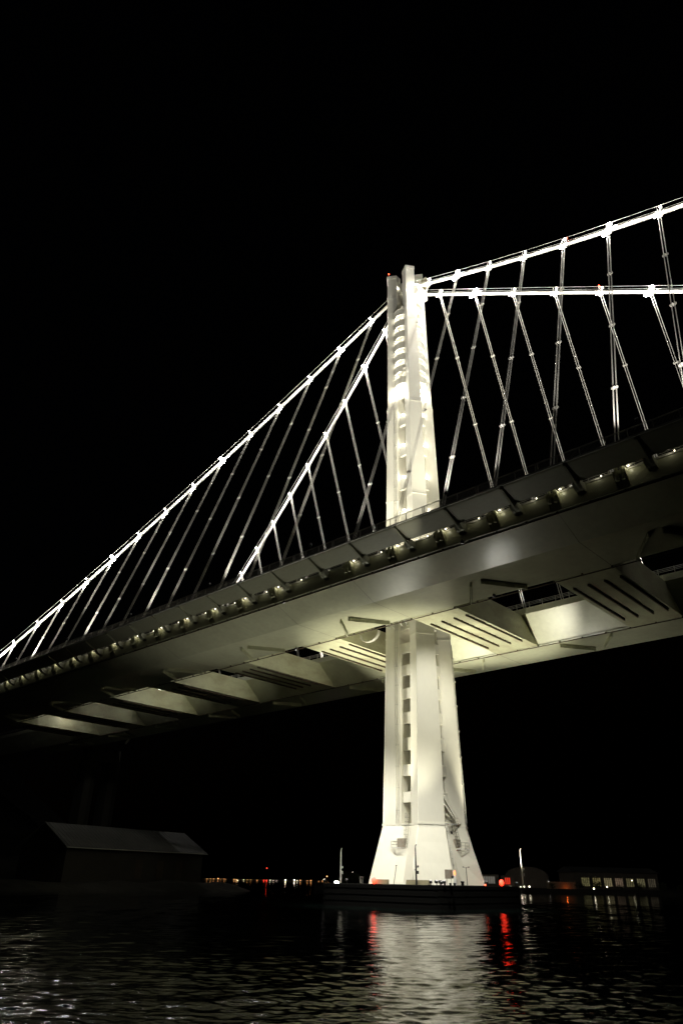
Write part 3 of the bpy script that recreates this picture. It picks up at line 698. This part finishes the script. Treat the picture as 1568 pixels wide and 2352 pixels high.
def hisl(x, y):
    d = (-128-x) - max(0, (y-72))*1.5 - max(0, (-60-y))*.2          # distance inland from the shore
    n_ = noise.noise(Vector((x*.09, y*.09, 0)))*1.2+noise.noise(Vector((x*.4, y*.4, 3)))*.5
    base = -1.5+min(max(d+6, 0), 12)*.34+n_*.8
    if d > 75: base += (d-75)*.42*(1 if y < 60 else max(0, 1-(y-60)/50))
    if y > 58: base -= (y-58)*.12
    return max(base, -3)
terrain('island', -520, -112, -200, 260, 136, 150, hisl)
# the shed
e0 = Vector((-136.3, -1.5, 0)); e1 = Vector((-145.3, 57.4, 0)); ax = (e1-e0).normalized(); nn = Vector((-ax.y, ax.x, 0)); W2, ZE, ZR, Z0 = 12.0, 12.3, 18.7, 2.0
shed = empty('waterfront_shed', e0, 'large dim gabled shed on the dark shore at the lower left', 'shed')
L = (e1-e0).length
def SP(u, v, z): return tuple(ax*u+nn*v+Vector((0, 0, z)))
mb = MB(); mb.loops([[SP(u, v, z) for v, z in ((0, Z0), (0, ZE), (W2, ZR), (2*W2, ZE), (2*W2, Z0))] for u in (0, L)]); mb.build('wall', M_SHEDW, shed)
for v0, v1, z0, z1 in ((-1.2, W2, ZE-.6, ZR+.15), (W2, 2*W2+1.2, ZR+.15, ZE-.6)):
    mb = MB(); mb.loops([[SP(u, v0, z0+.1), SP(u, v1, z1+.1), SP(u, v1, z1+.4), SP(u, v0, z0+.4)] for u in (-1.2, L+1.2)])
    for i in range(int(L/1.5)):
        mb.loops([[SP(1.5*i+q, v0, z0+.4), SP(1.5*i+q, v1, z1+.4), SP(1.5*i+q, v1, z1+.48), SP(1.5*i+q, v0, z0+.48)] for q in (0, .12)])
    mb.build('roof', M_ROOF, shed)
for i in range(3):
    u = L*(.50, .66, .81)[i]; mb = MB(); mb.loops([[SP(u-1.5, -.06, z), SP(u+1.5, -.06, z), SP(u+1.5, .05, z), SP(u-1.5, .05, z)] for z in (Z0+1.5, ZE-3.2)]); mb.build('doorway', M_BARK, shed)
mb = MB(); mb.tube([SP(u, -1.35, ZE-.5) for u in (-1.2, L+1.2)], .16, 5); mb.build('gutter', M_STEEL, shed)
# roadway lamps on the decks above the shore: light falls between the decks onto the shed roof
def road_lamp(x, y, power, label, sgn):
    z = 56+dz(x); t = empty('street_lamp', (x, y, z), label, 'street lamp', 'street lamps on the decks')
    mb = MB(); mb.tube([(0, 0, 0), (0, 0, 11)], [.14, .09], 6); mb.build('pole', M_STEEL, t)
    mb = MB(); mb.bar((0, 0, 11), (0, 1.6*sgn*(-1 if y > 20 else 1), 11.3), .1, .1); mb.build('arm', M_STEEL, t)
    mb = MB(); mb.box((0, 1.8*sgn*(-1 if y > 20 else 1), 11.22), (.5, .9, .14)); mb.build('lamp_head', G_SOFT, t)
    yl = y+1.8*(-1 if y > 20 else 1); light('lamp_beam', 'SPOT', (x, yl, z+10.8), power, WHITE, t, (x, yl, 0), 135, .4, .15)
t = empty('work_lamp', (-157.4, 1.5, 55.1), 'small lamps on the last dim cross beam near the left edge', 'lamp')
for e in (-1.0, .9):
    mb = MB(); mb.box((0, e, 0), (.4, .7, .18)); mb.build('lens', G_DECK, t)
mb = MB(); mb.box((-.2, 0, .3), (.3, 3.2, .3)); mb.build('housing', M_STEEL, t)
light('lamp_beam', 'POINT', (-156.6, 0.8, 54.2), 220, (1, .95, .8), t, size=.2)
road_lamp(-147, 32.3, 8500, 'tall street lamp at the outer edge of the far deck above the shed', 1)
road_lamp(-150, -13.5, 2600, 'tall street lamp on the inner edge of the near deck above the shed', 1)

def tree(p, h, r, label, nleaf=700):
    t = empty('tree', p, label, 'tree', 'dark trees on the far shore'); mb = MB()
    mb.tube([(0, 0, -1), (0, 0, h*.35), (r*.08, 0, h*.7)], [h*.045, h*.03, h*.012], 6)
    for i in range(6):
        a = i*1.1; mb.tube([(0, 0, h*(.25+.06*i)), (r*.6*math.cos(a), r*.6*math.sin(a), h*(.5+.06*i))], [h*.018, h*.006], 5)
    mb.build('trunk', M_BARK, t); mb = MB()
    cl = [(random.uniform(-.7, .7)*r, random.uniform(-.7, .7)*r, h*random.uniform(.35, .9), r*random.uniform(.22, .45)) for _ in range(16)]
    for _ in range(nleaf):
        c = random.choice(cl); v = Vector([random.gauss(0, 1) for _ in range(3)]).normalized()*c[3]*random.uniform(.6, 1.1)
        q = Vector(c[:3])+v; s_ = random.uniform(.25, .55)*h/7; a = Vector([random.gauss(0, 1) for _ in range(3)]).normalized()*s_; b = a.orthogonal().normalized()*s_*.7
        mb.add([q-a, q+b, q+a, q-b], [(0, 1, 2, 3)])
    mb.build('crown', M_LEAF, t)
def gz(p, z=2.0): return Vector((p.x, p.y, z))
DI = 430
vd = math.atan2(FW.y, FW.x)
# low far island behind and to the right of the tower
def land(name, D0, D1, a0, a1, h, n=60):
    mb = MB(); vs = []; 
    rows = [(D0-6, -1.0), (D0, h*.6), (D0+8, h), (D1, h*1.1)]
    for i in range(n+1):
        a = vd+R(a0+(a1-a0)*i/n)
        for D, z in rows:
            dd = D+noise.noise(Vector((i*.25, D*.01, 1)))*9; vs.append((CAM.x+dd*math.cos(a), CAM.y+dd*math.sin(a), z+noise.noise(Vector((i*.7, D, 0)))*.25))
    m4 = len(rows); mb.add(vs, [(i*m4+j, (i+1)*m4+j, (i+1)*m4+j+1, i*m4+j+1) for i in range(n) for j in range(m4-1)])
    return tag(mb.build(name, M_ROCK), kind='structure')
land('island_ground', DI-45, DI+260, 1.5, -60, 1.9)
for px, h, r, lab in ((797, 5.6, 4.5, 'dark bushy tree right of the pale mast left of the tower'), (815, 5.0, 5.0, 'dark bushy tree just left of the tower foot')):
    tree(gz(at_d(px, 2028, 385), 1.8), h, r, lab)
for i, px in enumerate((1268, 1330, 1372, 1425, 1470, 1522, 1556)):
    tree(gz(at_d(px, 2040, DI-22), 1.6), 2.7+.5*(i % 3), 2.6, f'{ORD[i]} dark shrub from the left in front of the lit windows', 350)
# arched hangar
c = at_d(1211, 2038, DI+10); hz = 2.0; Rr_ = (Vector((c.x, c.y, 0))-Vector((CAM.x, CAM.y, 0))).normalized(); sd = Vector((Rr_.y, -Rr_.x, 0))
hang = empty('arched_hangar', (c.x, c.y, hz), 'dim pale hangar with an arched roof behind the right mast', 'hangar')
mb = MB(); W_ = 11.5; arch = [(-W_, 0)]+[(-W_*math.cos(math.pi*i/14), 5.2+5.0*math.sin(math.pi*i/14)) for i in range(15)]+[(W_, 0)]
mb.loops([[tuple(sd*u+Rr_*d_+Vector((0, 0, z))) for u, z in arch] for d_ in (0, 26)]); mb.build('hangar_shell', M_HULL, hang)
mb = MB(); mb.loops([[tuple(sd*u*1.03+Rr_*d_+Vector((0, 0, z*1.03))) for u, z in arch[1:-1]] for d_ in (-.5, 27)], cap=False, closed=False); mb.build('roof', M_ROOF, hang)
light('lamp_beam', 'POINT', Vector((c.x, c.y, 0))-Rr_*18-sd*3+Vector((0, 0, 5)), 80, (1, .8, .62), hang, size=.4)
# long building with lit window groups
p0, p1 = at_d(1318, 2030, DI), at_d(1512, 2034, DI+30)
bl = empty('long_building', (p0.x, p0.y, 2.0), 'long low building with seven groups of lit windows at the right', 'building'); ax2 = (Vector((p1.x, p1.y, 0))-Vector((p0.x, p0.y, 0))); L2 = ax2.length; ax2.normalize(); nn2 = Vector((-ax2.y, ax2.x, 0))
if nn2.dot(Rr_) < 0: nn2 = -nn2
def BP(u, v, z): return tuple(ax2*u+nn2*v+Vector((0, 0, z)))
mb = MB(); mb.loops([[BP(u, v, z) for v, z in ((0, -1), (0, 8.0), (14, 8.0), (14, -1))] for u in (0, L2)]); mb.build('wall', M_HULL, bl)
mb = MB(); mb.loops([[BP(u, v, z) for v, z in ((-.8, 8.0), (7, 10.5), (14.8, 8.0))] for u in (-1, L2+1)]); mb.build('roof', M_ROOF, bl)
MW = []
for i, cl_ in enumerate(((.20, .18, .075), (.22, .18, .07), (.30, .25, .13), (.24, .17, .11), (.15, .13, .06), (.19, .17, .085), (.085, .07, .045))):
    M = glow(f'window_glow_{i}', tuple(c*.4 for c in cl_), 1.0); nt = M.node_tree; b = nt.nodes['Principled BSDF']
    vn = node(nt, 'ShaderNodeTexNoise', Scale=1.3, Detail=2.0); tc = node(nt, 'ShaderNodeTexCoord'); nt.links.new(tc.outputs['Object'], vn.inputs[0])
    mr = node(nt, 'ShaderNodeMapRange'); mr.inputs['From Min'].default_value = .3; mr.inputs['From Max'].default_value = .65; mr.inputs['To Min'].default_value = .35; mr.inputs['To Max'].default_value = 1.6
    nt.links.new(vn.outputs[0], mr.inputs['Value']); nt.links.new(mr.outputs[0], b.inputs['Emission Strength']); MW.append(M)
def zat(px, py, D): return at_d(px, py, D).z
for i in range(7):
    u0 = L2*(.085+.131*i); wg = 4.9
    fr = MB()
    for z in (1.15, 5.25): fr.loops([[BP(u0-.1, -.12, z), BP(u0+wg+.1, -.12, z), BP(u0+wg+.1, .02, z), BP(u0-.1, .02, z)], [BP(u0-.1, -.12, z+.15), BP(u0+wg+.1, -.12, z+.15), BP(u0+wg+.1, .02, z+.15), BP(u0-.1, .02, z+.15)]])
    for k in range(5):
        u = u0-.1+k*(wg/4); fr.loops([[BP(u, -.12, z), BP(u+.22, -.12, z), BP(u+.22, .02, z), BP(u, .02, z)] for z in (1.3, 5.25)])
    for k in range(4): fr.loops([[BP(u0, -.10, z), BP(u0+wg, -.10, z), BP(u0+wg, .02, z), BP(u0, .02, z)] for z in (2.1+k*.8, 2.17+k*.8)])
    f = fr.build('window', M_DARK, bl)
    g = MB(); g.add([BP(u0, -.03, 1.3), BP(u0+wg, -.03, 1.3), BP(u0+wg, -.03, 5.25), BP(u0, -.03, 5.25)], [(0, 1, 2, 3)]); g.build('pane', MW[i], f)
# small block with lit windows just right of the tower
def small_block(x0, x1, y0, y1, D, cols, em, label):
    a, b = at_d(x0, y1, D), at_d(x1, y1, D); zt = at_d((x0+x1)/2, y0, D).z; u = Vector((b.x-a.x, b.y-a.y, 0)); Lx = u.length; u.normalize(); v = Vector((-u.y, u.x, 0))
    if v.dot(Rr_) < 0: v = -v
    t = empty('low_building', (a.x, a.y, 1.9), label, 'building')
    mb = MB(); mb.loops([[tuple(u*p+v*q+Vector((0, 0, z))) for q, z in ((.2, -1), (.2, zt+1-1.9), (9, zt+1-1.9), (9, -1))] for p in (-2, Lx+2)]); mb.build('wall', M_HULL, t)
    zb = max(at_d((x0+x1)/2, y1, D).z-1.9, .3)
    for k in range(cols):
        w0 = Lx/cols; g = MB(); g.loops([[tuple(u*(k*w0+p)+v*q+Vector((0, 0, z))) for q, z in ((.1, zb), (.1, zt-1.9), (.18, zt-1.9), (.18, zb))] for p in (.15*w0, .8*w0)]); g.build('window', glow('window_light', em, 1.0), t)
small_block(1110, 1137, 2013, 2029, DI, 5, (.14, .13, .11), 'low building with five pale lit windows right of the tower foot')
small_block(1159, 1172, 2016, 2031, DI, 3, (.75, .03, .01), 'low building with red lit windows left of the arched hangar')
# the orange glow behind the shrubs: a low wall washed by an orange lamp
c = at_d(1287, 2036, DI-8); t = empty('garden_wall', (c.x, c.y, 1.9), 'short wall washed by an orange lamp left of the lit windows', 'wall')
mb = MB()
for i in range(26):
    u = -7+i*.56; h_ = 1.0+2.6*max(0, (i/26))+random.uniform(-.3, .5); mb.add([tuple(sd*(u)+Vector((0, 0, 0))), tuple(sd*(u+.6)), tuple(sd*(u+.5)+Vector((0, 0, h_))), tuple(sd*(u+.1)+Vector((0, 0, h_*.93)))], [(0, 1, 2, 3)])
mb2 = MB(); mb2.box((0, 0, .9), (.1, .1, .1)); 
mb.loops([[tuple(sd*u+Rr_*.3+Vector((0, 0, z))) for u in (-7, 7.5)]+[tuple(sd*u+Rr_*.8+Vector((0, 0, z))) for u in (7.5, -7)] for z in (0, 3.2)]); mb.build('wall_face', M_TAN, t)
light('lamp_beam', 'POINT', c-Rr_*2.2+sd*2.5+Vector((0, 0, -.6)), 60, (1, .16, .02), t, size=.2)
# white lamps along the water at the right
for i, (px, py, r, s_) in enumerate(((1172, 2036.5, .55, 'W'), (1184, 2036.5, .3, 'W'), (1195, 2037, .3, 'W'), (1203, 2036.5, .45, 'W'), (1215, 2036.5, .6, 'W'), (1259, 2025, .35, 'D'), (1363, 2041, .6, 'W'), (1393, 2037, .5, 'Y'), (1450, 2022.5, .45, 'Y'))):
    p = at_d(px, py, DI-60 if py > 2030 else DI-10); mat = G_DECK if s_ == 'W' else (G_DECK if s_ == 'Y' else glow('faint_lamp', (1, .95, .9), 1.2))
    t = empty('shore_lamp', (p.x, p.y, p.z), f'{ORD[i]} white lamp from the left along the shore right of the tower', 'lamp', 'white lamps on the right shore')
    mb = MB(); mb.ball((0, 0, 0), r*.55); mb.build('lamp_glass', mat, t); mb = MB(); mb.tube([(0, 0, -r*.5), (0, 0, -(max(p.z, .6)))], .06, 4); mb.build('post', M_DARK, t)
# far shore behind, with its scattered lamps
land('shore', 1750, 2600, 22, 0.5, 3.0, 60)
FL = [(64, 371, .8, 'o'), (95, 370, .7, 'o'), (124, 371, .8, 'o'), (163, 369, 1.3, 'o'), (170, 380, 1.0, 'o'), (187, 376, .7, 'o'), (217, 372, .6, 'o'), (230, 376, .5, 'o'), (306, 376, .9, 'o'), (327, 379, 1, 'o'), (338, 390, 1.6, 'w'), (392, 379, .7, 'w'), (424, 378, .7, 'o'), (455, 379, .6, 'o'),
      (476, 396, 1.6, 'w'), (474, 402, 1.1, 'r'), (486, 411, 1.1, 'r'), (512, 384, .7, 'o'), (527, 404, 1.2, 'r'), (517, 420, 1.4, 'w'), (541, 417, 1.1, 'w'), (559, 421, 1.3, 'r'), (572, 385, .9, 'r'), (573, 418, 1.5, 'w'), (587, 401, 1.9, 'w'), (599, 405, 1.5, 'w'), (597, 386, 1, 'r'), (600, 276, 1.2, 'r'), (626, 397, 1.4, 'r'), (629, 383, .8, 'w'), (604, 421, 1.4, 'w'), (588, 424, 1.4, 'r'),
      (657, 388, .6, 'w'), (686, 390, .6, 'w'), (708, 414, 1.5, 'r'), (733, 402, 1.5, 'w'), (765, 383, 1.7, 'w'), (757, 417, .9, 'o'), (791, 414, .6, 'b'), (810, 418, 1.5, 'o'), (830, 421, 1.6, 'w'), (845, 383, 1.7, 'w'), (856, 413, 2.0, 'b'), (870, 387, .8, 'w'), (899, 384, 1.0, 'o'), (917, 414, 1.0, 'o'), (935, 400, .7, 'o'), (961, 387, .7, 'o'), (993, 387, 1.1, 'o'), (946, 419, .9, 'o'), (1063, 393, .5, 'o'), (1097, 391, .8, 'o'), (1121, 392, .6, 'o'), (1137, 349, 1.4, 'o'), (1150, 402, .5, 'o'), (1366, 310, .5, 'w')]
FM = {'o': glow('far_orange_lamp', (1, .45, .16), 3.5), 'w': glow('far_white_lamp', (1, .82, .6), 6), 'r': glow('far_red_lamp', (1, .06, .03), 5), 'b': glow('far_blue_lamp', (.6, .7, 1), 6)}
FN = {'o': 'small orange lamp on the far shore left of the tower', 'w': 'small white lamp on the far shore left of the tower', 'r': 'small red lamp on the far shore left of the tower', 'b': 'small bluish lamp on the far shore left of the tower'}
for cx, cyy, r, k in FL:
    px, py = (800+cx*700/1568)*.57414, (3350+cyy*300/672)*.57414
    p = at_d(px, py, 1745); mb = MB(); mb.ball((0, 0, 0), r*.85, 1, 6, 4)
    o = mb.build('far_lamp', FM[k]); o.location = p
    if p.z > 5: mb = MB(); mb.tube([(0, 0, -r*.9), (0, 0, -p.z)], .12, 4); mb.build('post', M_DARK, o)
    tag(o, 'red lamp high above all the others of the far shore' if cyy == 276 else FN[k], 'lamp', 'lamps of the far shore')
# pale parked hull lamp and small frame left of the tower
p = at_d(758+15, 2026.5, 300); mb = MB(); mb.ball((0, 0, 0), .9, .5); o = mb.build('shore_lamp', G_SOFT); o.location = p; tag(o, 'wide white lamp at the foot of the left pale mast', 'lamp')
p = at_y(826, 2028, -9.0); t = empty('pipe_frame', (p.x, -9.0, FZ), 'small pale frame of three posts left of the tower foot', 'frame')
mb = MB()
for i in range(3): mb.tube([(i*.35, 0, 0), (i*.35, 0, 1.1)], .03, 4)
mb.tube([(0, 0, 1.1), (.7, 0, 1.1)], .03, 4); mb.build('frame_pipes', M_STEEL, t)
